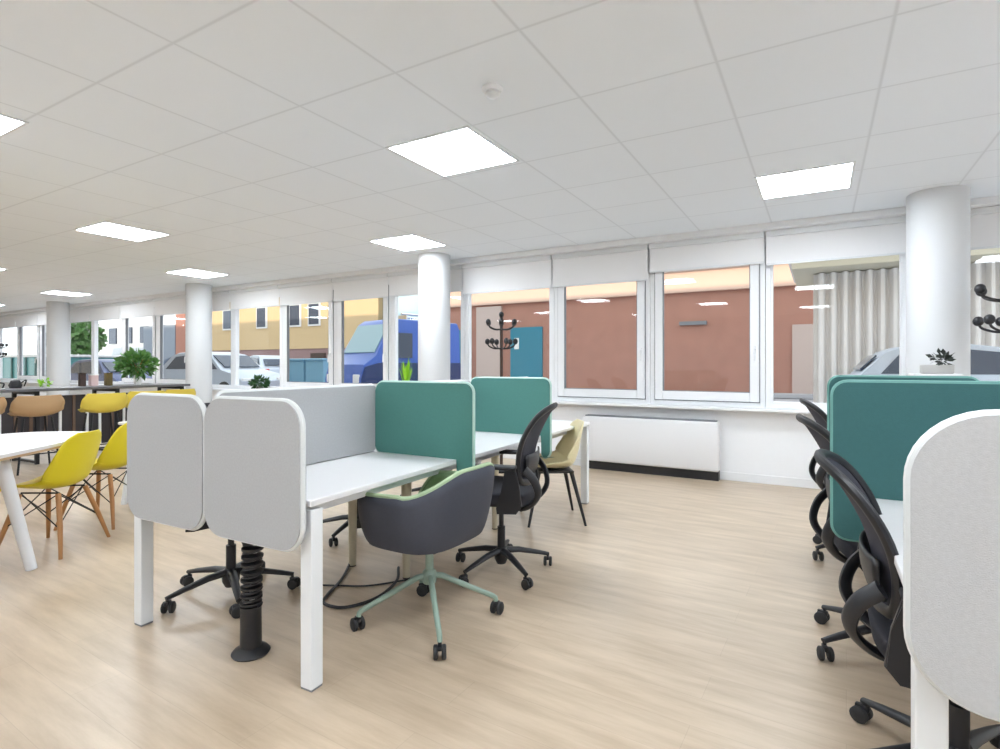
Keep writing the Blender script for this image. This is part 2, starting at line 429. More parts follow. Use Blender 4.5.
# ================================================================ OUTSIDE
b = NB(); box(b, -15, 30, -0.12, 140, 46.2, 0.2); struct('street', b, ASPHALT)
t = thing('brick_building', 'long low red brick building across the street with a sunlight-tinted peach upper band', 'building', (-8.3, 24, 0))
XL, XR = -17.4 + 8.3, 8.0 + 8.3
b = NB(); box(b, (XL + XR) / 2, 3, 2.15, XR - XL, 6, 4.3); obj('brick_wall', b, BRICK, t)
b = NB(); box(b, (XL + XR) / 2, 2.9, 4.75, XR - XL + 0.2, 6.2, 0.9); obj('sunlit_band', b, PEACH_SUNLIT, t)
b = NB(); box(b, (XL + XR) / 2, 2.8, 5.25, XR - XL + 0.3, 6.5, 0.14, 0.02); obj('coping', b, PVC, t)
b = NB(); box(b, -14.55 + 8.3, -0.06, 2.1, 1.45, 0.25, 4.2); obj('pilaster', b, STONE, t)
b = NB(); box(b, -12.45 + 8.3, -0.04, 1.55, 1.75, 0.10, 3.1, 0.01); o = obj('door', b, TEAL_DOOR, t)
b = NB(); box(b, -12.95 + 8.3, -0.12, 2.3, 0.25, 0.05, 0.55, 0.01); obj('door_notice', b, PAPER, o)
b = NB(); box(b, -16.2 + 8.3, -0.04, 1.55, 1.0, 0.10, 3.1, 0.01); obj('door', b, TEAL_DOOR, t)
b = NB(); box(b, -4.6 + 8.3, -0.05, 3.0, 1.1, 0.12, 0.16, 0.01); obj('wall_vent', b, GASKET, t)
b = NB(); box(b, -0.55 + 8.3, -0.04, 1.4, 0.75, 0.10, 2.8); obj('shutter', b, STONE, t)
b = NB(); box(b, 0, -0.4, 0.08, XR - XL, 1.0, 0.16, 0.02); obj('kerb', b, ASPHALT, t)

t = thing('ochre_building', 'ochre building with a mauve ground floor far across the street at left', 'building', (-31.6, 24.5, 0))
b = NB(); box(b, 0, 3, 4.6, 18, 6, 4.6); obj('upper_wall', b, OCHRE, t)
b = NB(); box(b, 0, 3.05, 1.15, 18, 6, 2.3); obj('ground_floor_wall', b, MAUVE, t)
for x in (-5.4, -1.6, 1.8, 3.6, 5.6):
    b = NB(); box(b, x, -0.02, 4.5, 1.1, 0.14, 1.5, 0.01); f = obj('window', b, PVC, t)
    b = NB(); box(b, x, -0.10, 4.5, 0.9, 0.03, 1.3); obj('pane', b, CARGLASS, f)
for x in (3.9, 6.0):
    b = NB(); box(b, x, 0.02, 1.0, 1.3, 0.14, 2.0, 0.01); obj('doorway', b, DARK_BROWN, t)
t = thing('glass_canopy_building', 'pale glass fronted building with a canopy behind the blue van', 'building', (-20.1, 24.2, 0))
b = NB(); box(b, 0, 3, 4.6, 4.0, 5.5, 4.2); obj('upper_wall', b, mat('pale_glass_facade', (0.50, 0.66, 0.72), 0.3), t)
b = NB(); box(b, 0, 2.4, 2.55, 4.4, 6.6, 0.25, 0.03); obj('canopy', b, PVC, t)
b = NB(); box(b, 0, 3, 1.2, 4.0, 5.5, 2.4); obj('ground_floor_wall', b, mat('dark_shopfront', (0.05, 0.07, 0.07), 0.4), t)
t = thing('rust_brick_house', 'narrow rust brown building seen just left of the third column', 'building', (-43.5, 25, 0))
b = NB(); box(b, 0.9, 2, 3.0, 2.2, 5, 6.0); obj('wall', b, mat('rust_render', (0.42, 0.20, 0.15), 0.9), t)
b = NB(); box(b, -2.6, 2, 2.2, 4.6, 5, 4.4); obj('side_wing', b, mat('blue_grey_render', (0.25, 0.29, 0.35), 0.8), t)
t = thing('glass_kiosk', 'teal glazed kiosk outside the far left windows', 'kiosk', (-27.2, 10.5, 0))
b = NB(); box(b, 0, 0, 0.78, 4.2, 2.4, 1.56, 0.03); obj('glazed_body', b, mat('teal_glass', (0.08, 0.34, 0.36), 0.25), t)
b = NB(); box(b, 0, 0, 1.60, 4.5, 2.7, 0.10, 0.03); obj('roof', b, PVC, t)
for x in (-2.1, -1.0, 0.3, 1.2, 2.1):
    b = NB(); box(b, x, -1.22, 0.8, 0.10, 0.06, 1.6); obj('post', b, GREEN_BOX, t)
t = thing('pale_office_block', 'pale blue grey office block beyond the kiosk', 'building', (-66, 30, 0))
b = NB(); box(b, 0, 2, 5, 30, 6, 10.0); obj('wall', b, mat('pale_grey_facade', (0.62, 0.66, 0.68), 0.8), t)
for k in range(9):
    b = NB(); box(b, -12 + 3 * k, -1.05, 4.2, 1.4, 0.2, 1.6); obj('window', b, CARGLASS, t)

# white corrugated fence under a beige soffit
t = thing('corrugated_shed', 'white corrugated metal shed front under a beige eave behind the silver hatchback', 'shed', (1.9, 16, 0))
b = NB()
n = 200; L = 4.4
pa = []
for k in range(n + 1):
    x = -2.05 + L * k / n; ph = (k / n * L / 0.25) % 1.0
    pa.append((x, 0.11 * max(-1, min(1, 1.8 * math.sin(2 * math.pi * ph)))))
A = [b.verts.new((x, y, 0.1)) for x, y in pa]; B = [b.verts.new((x, y, 3.55)) for x, y in pa]
A2 = [b.verts.new((x, y + 0.02, 0.1)) for x, y in pa]; B2 = [b.verts.new((x, y + 0.02, 3.55)) for x, y in pa]
for k in range(n):
    b.faces.new((A[k], A[k + 1], B[k + 1], B[k])); b.faces.new((A2[k + 1], A2[k], B2[k], B2[k + 1]))
    b.faces.new((B[k], B[k + 1], B2[k + 1], B2[k])); b.faces.new((A[k + 1], A[k], A2[k], A2[k + 1]))
obj('corrugated_front', b, CORR, t, True)
b = NB(); box(b, 0.1, 1.6, 1.8, 4.3, 2.9, 3.5); obj('shed_body', b, CORR, t)
b = NB(); box(b, 0.0, 1.2, 3.68, 5.0, 4.2, 0.22, 0.02); obj('eave', b, SOFFIT, t)
b = NB(); box(b, 0.0, 1.2, 3.86, 5.2, 4.4, 0.12, 0.02); obj('roof', b, PVC, t)

def car_body(L, prof, W, tuck, z_belt):
    """prof: side outline (y along car, z); tumblehome above the belt"""
    b = NB(); rows = []
    for s in (-1, -0.93, 0.93, 1):
        row = []
        for y, z in prof:
            k = max(0, (z - z_belt)) * tuck
            inset = 0.05 if abs(s) == 1 else 0
            zz = z - (0.02 if abs(s) == 1 and z > 0.4 else 0)
            row.append(b.verts.new((s * (W / 2 - k), y, zz)))
        rows.append(row)
    n = len(prof)
    for r0, r1 in zip(rows, rows[1:]):
        for k in range(n): b.faces.new((r0[k], r0[(k + 1) % n], r1[(k + 1) % n], r1[k]))
    b.faces.new(rows[0]); b.faces.new(rows[-1][::-1])
    return b
def wheels(t, ys, W, r):
    for y in ys:
        for s in (-1, 1):
            b = NB(); lathe(b, [(r * 0.6, -0.1), (r * 0.97, -0.1), (r, -0.06), (r, 0.06), (r * 0.97, 0.1), (r * 0.6, 0.1)], 20, M=Matrix.Translation((s * (W / 2 - 0.09), y, r)) @ Matrix.Rotation(R(90), 4, 'Y'))
            wq = obj('wheel', b, RUBBER, t, True)
            b = NB(); lathe(b, [(0.02, 0.0), (r * 0.6, 0.0), (r * 0.6, 0.015), (0.02, 0.03)], 12, M=Matrix.Translation((s * (W / 2 + 0.0), y, r)) @ Matrix.Rotation(R(90) * s, 4, 'Y'))
            obj('hubcap', b, CHROME, wq)

def hatchback(label, loc, rotz, paint=SILVER, k=1.0):
    t = thing('parked_car', label, 'car', loc, rotz); t.scale = (1, 1, k)
    W = 1.78
    prof = [(-2.05, 0.35), (-2.10, 0.6), (-2.05, 0.88), (-1.80, 0.95), (-1.35, 1.36), (-1.10, 1.44), (-0.2, 1.48), (0.45, 1.40), (1.15, 0.98), (1.9, 0.84), (2.12, 0.66), (2.15, 0.38), (1.7, 0.25), (-1.7, 0.25)]
    obj('body', car_body(4.2, prof, W, 0.38, 0.92), paint, t, True)
    side = [(-1.45, 0.98), (-1.12, 1.33), (-0.2, 1.39), (0.42, 1.32), (0.98, 0.98)]
    for s in (-1, 1):
        b = NB(); vs = [b.verts.new((s * (W / 2 - max(0, z - 0.92) * 0.38 + 0.012), y, z)) for y, z in side]
        vs2 = [b.verts.new((s * (W / 2 - max(0, z - 0.92) * 0.38 - 0.02), y, z)) for y, z in side]
        b.faces.new(vs); b.faces.new(vs2[::-1])
        for q in range(5): b.faces.new((vs[q], vs2[q], vs2[(q + 1) % 5], vs[(q + 1) % 5]))
        obj('side_window', b, CARGLASS, t)
    b = NB(); box(b, 0, -1.59, 1.16, 1.25, 0.03, 0.36, 0.005, Matrix.Translation((0, -1.62, 1.17)) @ Matrix.Rotation(R(-47), 4, 'X') @ Matrix.Translation((0, 1.59, -1.16))); obj('rear_window', b, CARGLASS, t)
    b = NB(); box(b, 0, 0, 0, 1.35, 0.03, 0.62, 0.005, Matrix.Translation((0, 0.83, 1.20)) @ Matrix.Rotation(R(59), 4, 'X')); obj('windscreen', b, CARGLASS, t)
    for s in (-1, 1):
        b = NB(); box(b, s * 0.70, -2.02, 0.82, 0.36, 0.14, 0.16, 0.03); obj('tail_light', b, TAILRED, t)
        b = NB(); box(b, s * 0.68, 2.04, 0.68, 0.36, 0.14, 0.14, 0.03); obj('headlight', b, PVC, t)
    wheels(t, (-1.30, 1.32), W, 0.33)
    return t
hatchback('silver hatchback with a red tail light parked in front of the corrugated shed', (2.4, 13.6, -0.02), face(1, 0.05), k=1.13)
hatchback('silver car parked beyond the windows right of the third column, behind the shrub', (-17.4, 11.2, -0.02), face(1, 0.1), k=1.16)
hatchback('blue grey car seen through the narrow pane beside the third column', (-22.2, 13.6, -0.02), face(1, 0.1), mat('blue_grey_paint', (0.16, 0.23, 0.38), 0.3, 0.3), k=1.12)
hatchback('pale car parked far back in the next row above the silver car', (-25.0, 18.6, -0.02), face(-1, 0.3), k=1.2)
hatchback('dark blue car beyond the counter plant', (-21.6, 10.0, -0.02), face(1, 0.0), mat('deep_blue_paint', (0.05, 0.08, 0.22), 0.3, 0.2), k=1.0)
# van
t = thing('delivery_van', 'blue delivery van with a dark lower body parked left of the second column', 'van', (-11.05, 12.9, -0.02), face(-0.25, -1)); t.scale = (0.95, 0.66, 1.09)
W = 2.0
prof = [(-2.5, 0.35), (-2.52, 2.2), (-2.42, 2.36), (1.1, 2.38), (1.35, 2.28), (2.15, 1.42), (2.75, 1.18), (2.90, 0.85), (2.92, 0.4), (2.5, 0.28)]
obj('body', car_body(5, prof, W, 0.10, 1.2), VAN_BLUE, t, True)
b = NB(); prism(b, [(-2.48, 0.3), (-2.48, 1.22), (2.0, 1.22), (2.72, 1.12), (2.88, 0.82), (2.88, 0.3)], -1.02, 1.02, 'YZ'); obj('lower_panel', b, NAVY, t)
b = NB(); box(b, 0, 0, 0, 1.7, 0.03, 1.02, 0.01, Matrix.Translation((0, 1.76, 1.86)) @ Matrix.Rotation(R(43), 4, 'X')); obj('windscreen', b, mat('pale_windscreen', (0.25, 0.42, 0.50), 0.1), t)
for s in (-1, 1):
    b = NB(); prism(b, [(0.35, 1.35), (0.35, 2.0), (1.05, 2.0), (1.75, 1.35)], s * 0.93, s * 1.03, 'YZ'); obj('side_window', b, CARGLASS, t)
    b = NB(); box(b, s * 0.75, 2.86, 0.82, 0.34, 0.12, 0.22, 0.03); obj('headlight', b, PVC, t)
wheels(t, (-1.5, 1.9), W, 0.36)
b = NB(); box(b, 0, -2.0, 2.46, 1.2, 0.06, 0.12); box(b, 0, 0.2, 2.46, 1.2, 0.06, 0.12); tube(b, [(-0.5, -2.1, 2.55), (-0.5, 0.4, 2.55)], 0.03); tube(b, [(0.5, -2.1, 2.55), (0.5, 0.4, 2.55)], 0.03); obj('roof_rack', b, CHROME, t)

for k, x in enumerate((-16.35, -15.35)):
    t = thing('waste_container', ('left' if k == 0 else 'right') + ' one of two pale blue containers standing on the pavement outside', 'container', (x, 13.8, -0.02), 0, 'pale blue containers outside')
    b = NB(); box(b, 0, 0, 0.78, 0.92, 0.8, 1.3, 0.04); obj('bin_body', b, BIN_BLUE, t)
    b = NB(); box(b, 0, -0.02, 1.46, 0.96, 0.86, 0.08, 0.03); obj('lid', b, BIN_BLUE, t)
    for s in (-1, 1):
        b = NB(); box(b, s * 0.36, 0, 0.065, 0.07, 0.14, 0.13, 0.02); obj('wheel', b, RUBBER, t)

def tree(label, loc, h, cr, m=LEAF):
    t = thing('street_tree', label, 'tree', loc)
    b = NB(); tube(b, [(0, 0, 0), (0.05, 0, h * 0.4), (0, 0.05, h * 0.75)], [0.14, 0.11, 0.05], 8); obj('trunk', b, DARK_BROWN, t, True)
    b = NB()
    for _ in range(700):
        a = random.uniform(0, 6.28); u = random.uniform(-1, 1); rr = cr * random.random() ** 0.4
        p = Vector((rr * math.cos(a) * math.sqrt(1 - u * u), rr * math.sin(a) * math.sqrt(1 - u * u), h * 0.72 + rr * u * 0.9))
        q = Vector((random.uniform(-1, 1), random.uniform(-1, 1), random.uniform(-1, 1))).normalized(); s_ = 0.16
        x = q.orthogonal().normalized() * s_; y = q.cross(x)
        b.faces.new([b.verts.new(p + x), b.verts.new(p + y), b.verts.new(p - x), b.verts.new(p - y)])
    o = obj('crown', b, m, t)
tree('street tree beyond the far left windows', (-38.5, 16.0, -0.02), 4.0, 1.2)

# ================================================================ DESK BENCHES
def screen(label, loc, rotz, w, h, rad, felt, trim, z0=0.56, group=None, th=0.034):
    t = thing('desk_screen', label, 'desk screen', (loc[0], loc[1], z0), rotz, group)
    M = Matrix.Translation((0, 0, h / 2))
    b = NB(); prism(b, rr_outline(w - 0.012, h - 0.012, rad, 10), -th / 2, th / 2, bev=0.006, M=M); obj('felt_panel', b, felt, t, True)
    b = NB(); tube(b, [(x, 0, z + h / 2) for x, z in rr_outline(w - 0.012, h - 0.012, rad, 10)], 0.011, 8, closed=True); obj('edge_piping', b, trim, t, True)
    b = NB()
    return t

def bench(label, O, ang, legs_far=True):
    """O is the near-end centre of the double bench; local x across, y along"""
    t = thing('bench_desk', label, 'desk', (O[0], O[1], 0), ang)
    L = 3.3
    for k in range(3):
        for s in (-1, 1):
            b = NB(); box(b, s * 0.305, 1.1 * k + 0.55 + 0.0, 0.727, 0.59, 1.096, 0.026, 0.004); obj('desktop', b, DESK_TOP, t)
    for y in (0.04, L - 0.04):
        for s in (-1, 1):
            b = NB(); box(b, s * 0.565, y, 0.354, 0.060, 0.060, 0.692, 0.004)
            l = obj('leg', b, WHITE_METAL, t)
            b = NB(); box(b, s * 0.565, y, 0.005, 0.056, 0.056, 0.009, 0.001); obj('foot', b, GASKET, l)
        b = NB(); box(b, 0, y, 0.688, 1.08, 0.05, 0.05, 0.004); obj('end_rail', b, WHITE_METAL, t)
    for s in (-1, 1):
        b = NB(); box(b, s * 0.50, L / 2, 0.688, 0.04, L - 0.13, 0.05, 0.004); obj('side_rail', b, WHITE_METAL, t)
    for y in (1.1, 2.2):
        for s in (-1, 1):
            b = NB(); lathe(b, [(0.022, 0.006), (0.032, 0.66), (0.032, 0.71)], 20, (s * 0.21, y, 0)); l = obj('wooden_leg', b, ASH, t, True)
            b = NB(); lathe(b, [(0.022, 0), (0.022, 0.008)], 16, (s * 0.21, y, 0)); obj('foot', b, BLACK, l)
    b = NB(); box(b, 0, L / 2, 0.60, 0.26, L - 0.5, 0.012); box(b, -0.13, L / 2, 0.63, 0.01, L - 0.5, 0.07); box(b, 0.13, L / 2, 0.63, 0.01, L - 0.5, 0.07)
    for y in (0.8, L - 0.8, L / 2): box(b, 0, y, 0.665, 0.02, 0.03, 0.13)
    obj('cable_tray', b, WHITE_METAL, t)
    return t

LO = (-2.28, 1.425); LA = R(2.3)
def lw(x, y):
    return (LO[0] + x * math.cos(LA) - y * math.sin(LA), LO[1] + x * math.sin(LA) + y * math.cos(LA))
bench('white double bench desk with pale wooden middle legs, left of centre', LO, LA)
screen('left one of the two grey rounded screens closing the near end of the left bench', lw(-0.280, -0.022), LA, 0.575, 0.585, 0.10, GREY_FELT, TRIM_WHITE, z0=0.54)
screen('right one of the two grey rounded end screens, above the cable spine', lw(0.301, -0.022), LA, 0.578, 0.585, 0.10, GREY_FELT, TRIM_WHITE, z0=0.54)
screen('long grey divider screen along the middle of the left bench, before the teal one', lw(0, 0.545), LA + R(90), 1.04, 0.40, 0.03, GREY_FELT, TRIM_WHITE, z0=0.742)
screen('grey divider screen along the bench middle behind the nearer teal screen', lw(0, 1.65), LA + R(90), 1.04, 0.40, 0.03, GREY_FELT, TRIM_WHITE, z0=0.742)
screen('grey divider screen along the bench middle behind the farther teal screen', lw(0, 2.75), LA + R(90), 1.04, 0.40, 0.03, GREY_FELT, TRIM_WHITE, z0=0.742)
def cross_screen(label, loc, rotz, felt, trim, notch=0.605):
    # notched so that it straddles the gap between two desktops: upper part full, lower part only past the desk edge
    t = thing('desk_screen', label, 'desk screen', (loc[0], loc[1], 0.745), rotz)
    w, h, dn, rad = 0.67, 0.412, 0.165, 0.05
    pts = []
    def arc(cx, cz, a0, a1, r):
        for k in range(7):
            a = R(a0 + (a1 - a0) * k / 6); pts.append((cx + r * math.cos(a), cz + r * math.sin(a)))
    arc(w - rad, h - rad, 0, 90, rad); arc(rad, h - rad, 90, 180, rad); arc(0.03, 0.03, 180, 270, 0.03)
    pts.append((notch, 0)); pts.append((notch, -dn + 0.03)); arc(notch + 0.03, -dn + 0.03, 180, 270, 0.03); arc(w - rad, -dn + rad, 270, 360, rad)
    b = NB(); prism(b, pts, -0.016, 0.016, bev=0.005); obj('felt_panel', b, felt, t, True)
    b = NB(); tube(b, [(x, 0, z) for x, z in pts], 0.0105, 8, closed=True); obj('edge_piping', b, trim, t, True)
    return t
cross_screen('nearer teal screen on the left bench, between the sage tub chair and the grey divider', lw(0.03, 1.05), LA, TEAL_FELT, TRIM_TEAL, 0.575)
cross_screen('farther teal screen on the left bench, behind the black task chair back', lw(0.0, 2.2), LA, TEAL_FELT, TRIM_TEAL)

RO = (0.775, 1.50); RA = R(0.0)
bench('white bench desk at the right edge of the photo', RO, RA)
screen('light grey rounded screen in the bottom right corner, nearest of all screens', (RO[0] - 0.31, RO[1] - 0.035), RA, 0.61, 0.62, 0.145, GREY_FELT_LIGHT, TRIM_WHITE, z0=0.545)
screen('grey end screen of the right bench beyond the right edge', (RO[0] + 0.32, RO[1] - 0.035), RA, 0.61, 0.62, 0.145, GREY_FELT_LIGHT, TRIM_WHITE, z0=0.545)
def cross_screen_left(label, loc, rotz, felt, trim):
    t = cross_screen(label, loc, rotz, felt, trim, 0.545)
    for ch in t.children:
        ch.scale = (-1, 1, 1)
        ch.location.z = 0
    t.scale = (1, 1, 1.08)
    return t
cross_screen_left('large teal screen on the right bench, nearer the camera, behind the grey corner screen', (RO[0] - 0.06, RO[1] + 1.10), RA, TEAL_DEEP, TRIM_TEAL_DARK)
cross_screen_left('teal screen at the far part of the right bench, only its top rim showing', (RO[0] - 0.06, RO[1] + 2.2), RA, TEAL_DEEP, TRIM_TEAL_DARK)
screen('grey divider along the middle of the right bench, first station', (RO[0], RO[1] + 0.54), RA + R(90), 1.02, 0.40, 0.03, GREY_FELT, TRIM_WHITE, z0=0.742)

# ---- cable spine and cable on floor
t = thing('cable_spine', 'black vertebra cable spine with coiled top rising from a round floor base', 'cable duct', (-2.15, 1.53, 0), 0)
b = NB(); lathe(b, [(0.075, 0), (0.080, 0.008), (0.070, 0.02), (0.045, 0.035), (0.043, 0.20), (0.046, 0.21)], 28); obj('base_tube', b, BLACK, t, True)
for k in range(9):
    b = NB(); lathe(b, [(0.030, 0), (0.045, 0.002), (0.046, 0.012), (0.030, 0.016)], 20, (0.02 * k / 12, 0, 0.215 + k * 0.034)); 
    box(b, 0.02 * k / 12 - 0.03, 0, 0.23 + k * 0.034, 0.012, 0.012, 0.036)
    obj('vertebra', b, BLACK, t, True)
b = NB(); pts = []
for k in range(120):
    a = k * 0.5; pts.append((0.012 + 0.036 * math.cos(a), 0.036 * math.sin(a), 0.21 + k * 0.0028))
tube(b, pts, 0.006, 6); obj('coiled_cable', b, BLACK, t, True)
b = NB(); tube(b, [(0, 0, 0.1), (0.005, 0.01, 0.4), (0.01, 0.02, 0.57)], 0.012, 8); obj('power_cord', b, mat('pale_grey_cord', (0.5, 0.5, 0.5), 0.5), t, True)

b = NB(); tube(b, catmull([(-2.62, 2.60, 0.008), (-2.42, 2.32, 0.008), (-2.32, 2.12, 0.008), (-2.25, 2.03, 0.008), (-2.12, 2.05, 0.008), (-2.06, 2.22, 0.008), (-2.12, 2.45, 0.008), (-2.25, 2.62, 0.008)], 8), 0.0085, 8)
tag(obj('floor_cable', b, BLACK, None, True), 'black cable looped on the floor under the left bench', 'cable')
b = NB(); tube(b, catmull([(-2.55, 2.15, 0.006), (-2.36, 2.24, 0.006), (-2.2, 2.34, 0.006), (-2.0, 2.62, 0.006)], 8), 0.005, 6)
tag(obj('floor_cable', b, BLACK, None, True), 'thin black cable crossing the floor beside the looped cable', 'cable')
t = thing('cable_grommet', 'small black cable outlet on the left bench top beside the grey end screen', 'outlet', (*lw(0.10, 0.33), 0.740))
b = NB(); lathe(b, [(0.016, 0), (0.016, 0.003)], 16); obj('collar', b, BLACK, t, True)
b = NB(); lathe(b, [(0.010, 0.003), (0.010, 0.016)], 12); obj('cap', b, BLACK, t, True)

# ================================================================ CHAIRS
def caster(parent, x, y, z_top, a, r=0.029, m=BLACK):
    """twin wheel caster under the point (x, y)"""
    Mz = Matrix.Translation((x, y, 0)) @ Matrix.Rotation(a, 4, 'Z')
    b = NB()
    tube(b, [Mz @ Vector((0, 0, z_top)), Mz @ Vector((0, 0, 0.055))], 0.008, 8)
    box(b, -0.008, 0, 0.052, 0.045, 0.018, 0.022, 0.004, Mz)
    c = obj('caster', b, m, parent, True)
    for s in (-1, 1):
        b = NB(); lathe(b, [(0.008, -0.010), (r * 0.8, -0.010), (r, -0.006), (r, 0.006), (r * 0.8, 0.010), (0.008, 0.010)], 16,
                        M=Mz @ Matrix.Translation((-0.012, s * 0.018, r)) @ Matrix.Rotation(R(90), 4, 'X'))
        obj('wheel', b, RUBBER, c, True)
    return c

def task_chair(label, loc, rotz, base_rot=0.0, group=None):
    t = thing('task_chair', label, 'office chair', loc, rotz, group)
    # star base
    b = NB()
    lathe(b, [(0.030, 0.045), (0.045, 0.075), (0.048, 0.125), (0.032, 0.145)], 20)
    for k in range(5):
        a = base_rot + k * 2 * math.pi / 5
        c, s = math.cos(a), math.sin(a)
        P = [Vector((c * 0.03, s * 0.03, 0.125)), Vector((c * 0.12, s * 0.12, 0.120)), Vector((c * 0.25, s * 0.25, 0.095)), Vector((c * 0.325, s * 0.325, 0.078))]
        tube(b, P, [0.026, 0.023, 0.018, 0.014], 10, flat=(1.0, 0.75))
    star = obj('star_base', b, BLACK, t, True)
    for k in range(5):
        a = base_rot + k * 2 * math.pi / 5
        caster(t, math.cos(a) * 0.318, math.sin(a) * 0.318, 0.08, a + 0.8 + 0.9 * k)
    b = NB(); lathe(b, [(0.026, 0.05), (0.026, 0.27), (0.016, 0.272), (0.016, 0.42)], 16); obj('gas_lift', b, BLACK, t, True)
    b = NB(); box(b, 0, -0.02, 0.425, 0.17, 0.26, 0.045, 0.015); tube(b, [(0.06, 0.05, 0.405), (0.20, 0.05, 0.40), (0.235, 0.05, 0.405)], 0.007, 6); obj('tilt_mechanism', b, BLACK, t, True)
    # seat
    def seat(u, v):
        x = (u * 2 - 1); y = (v * 2 - 1)
        k = (abs(x) ** 4 + abs(y) ** 4)
        hw = 0.245 - 0.02 * (y < 0) * abs(y)
        sx = x * hw * (1 - 0.10 * abs(y) ** 3); sy = y * 0.235 * (1 - 0.10 * abs(x) ** 3)
        z = 0.525 + 0.008 * y - 0.02 * max(0, y - 0.6) * 2 + 0.010 * x * x - 0.016 * k / 2
        return Vector((sx, sy + 0.01, z))
    b = NB(); grid(b, seat, 14, 14); o = obj('seat_cushion', b, BLACK_FAB, t, True); solid(o, 0.075, -1)
    o.modifiers['solid'].offset = -1
    bv = o.modifiers.new('bev', 'BEVEL'); bv.width = 0.016; bv.segments = 3; bv.limit_method = 'ANGLE'; bv.angle_limit = R(50)
    # backrest: outline on a curved surface
    def back_pt(x, z):
        # local x across, z height; lean back with a lumbar curve, wings forward
        tt = (z - 0.56) / 0.46
        y = -0.205 - 0.085 * tt + 0.03 * math.sin(tt * math.pi) - 0.07 * tt * tt
        return Vector((x, y + 0.9 * x * x, z))
    outline = []
    hw = lambda tt: 0.195 + 0.045 * math.sin(min(1, tt * 1.15) * math.pi * 0.75)
    z0, z1 = 0.57, 1.03
    raw = [(-0.19, z0 + .03), (-0.225, 0.72), (-0.235, 0.86), (-0.205, 0.96), (-0.12, 1.005), (0, 1.015), (0.12, 1.005), (0.205, 0.96), (0.235, 0.86), (0.225, 0.72), (0.19, z0 + .03), (0.11, z0), (0, z0 - 0.01), (-0.11, z0)]
    cm = catmull([(x, z, 0) for x, z in raw], 5, closed=True)
    b = NB(); tube(b, [back_pt(p.x, p.y) for p in cm], 0.0155, 10, closed=True, flat=(1.0, 1.25)); obj('back_frame', b, BLACK, t, True)
    # mesh panel clipped to the outline by row
    xs = {}
    def width_at(z):
        best = 0
        for p in cm:
            if abs(p.y - z) < 0.02: best = max(best, abs(p.x))
        return best
    b = NB()
    zmin = min(p.y for p in cm) + 0.004; zmax = max(p.y for p in cm) - 0.004
    def mp(u, v):
        z = zmin + (zmax - zmin) * u
        return back_pt((v * 2 - 1) * max(0.02, width_at(z) - 0.004), z)
    grid(b, mp, 24, 12); o = obj('back_mesh', b, MESHBACK, t, True); solid(o, 0.003, 0)
    # lumbar pad
    b = NB()
    def lum(u, v):
        p = back_pt((v * 2 - 1) * 0.19, 0.62 + 0.12 * u); p.y -= 0.022 + 0.01 * math.sin(u * math.pi); return p
    grid(b, lum, 5, 10); o = obj('lumbar_support', b, BLACK, t, True); solid(o, 0.008, 0)
    # J-shaped carrier from under the seat round to the back
    for s in (-1, 1):
        b = NB()
        P = catmull([(s * 0.06, -0.08, 0.405), (s * 0.10, -0.18, 0.415), (s * 0.13, -0.245, 0.455), (s * 0.155, -0.280, 0.52), (s * 0.18, -0.258, 0.60), (s * 0.20, -0.205, 0.66)], 6)
        tube(b, P, 0.022, 10, flat=(1.4, 0.7)); obj('back_carrier', b, BLACK, t, True)
    # armrests: a broad flat upright by the rear of the seat and a pad reaching forward
    for s in (-1, 1):
        b = NB(); x0 = s * 0.275
        prism(b, [(-0.205, 0.47), (-0.17, 0.425), (-0.05, 0.42), (-0.045, 0.455), (-0.085, 0.56), (-0.10, 0.672), (-0.165, 0.672), (-0.190, 0.58)], x0 - 0.012, x0 + 0.012, 'YZ', bev=0.005)
        box(b, s * 0.18, -0.10, 0.437, 0.20, 0.07, 0.022, 0.005)
        a = obj('armrest', b, BLACK, t, True)
        b = NB(); box(b, s * 0.275, -0.035, 0.683, 0.070, 0.27, 0.024, 0.011, seg=3); obj('arm_pad', b, BLACK, a, True)
    return t

tc0 = task_chair('black mesh task chair at the left bench, right of the sage tub chair', (-1.69, 2.92, 0), face(-1, -0.28), R(7.4)); tc0.scale = (1, 0.92, 1)
def task(label, loc, rotz, br=0.0):
    c = dup(tc0, (loc[0], loc[1], 0), rotz, label); c.scale = (1, 1, 1); return c
task('black task chair behind the two grey end screens, only its castered base showing', (-2.80, 1.87), face(1, -0.30))
task('black task chair whose base is glimpsed behind the pale wooden bench legs', (-2.98, 3.02), face(1, 0.1))
task('black task chair on the far side of the left bench behind the farther teal screen', (-3.05, 4.1), face(1, 0.0))
task('nearest black task chair at the right bench, its back edge-on before the teal screen', (0.355, 2.09), face(1, 0.0)).scale = (1, 1, 0.945)
task('second black task chair at the right bench, base under the large teal screen', (0.275, 2.92), face(1, 0.18))
task('farthest black task chair at the right bench, only castors and back tip showing', (0.25, 4.28), face(1, 0.15))

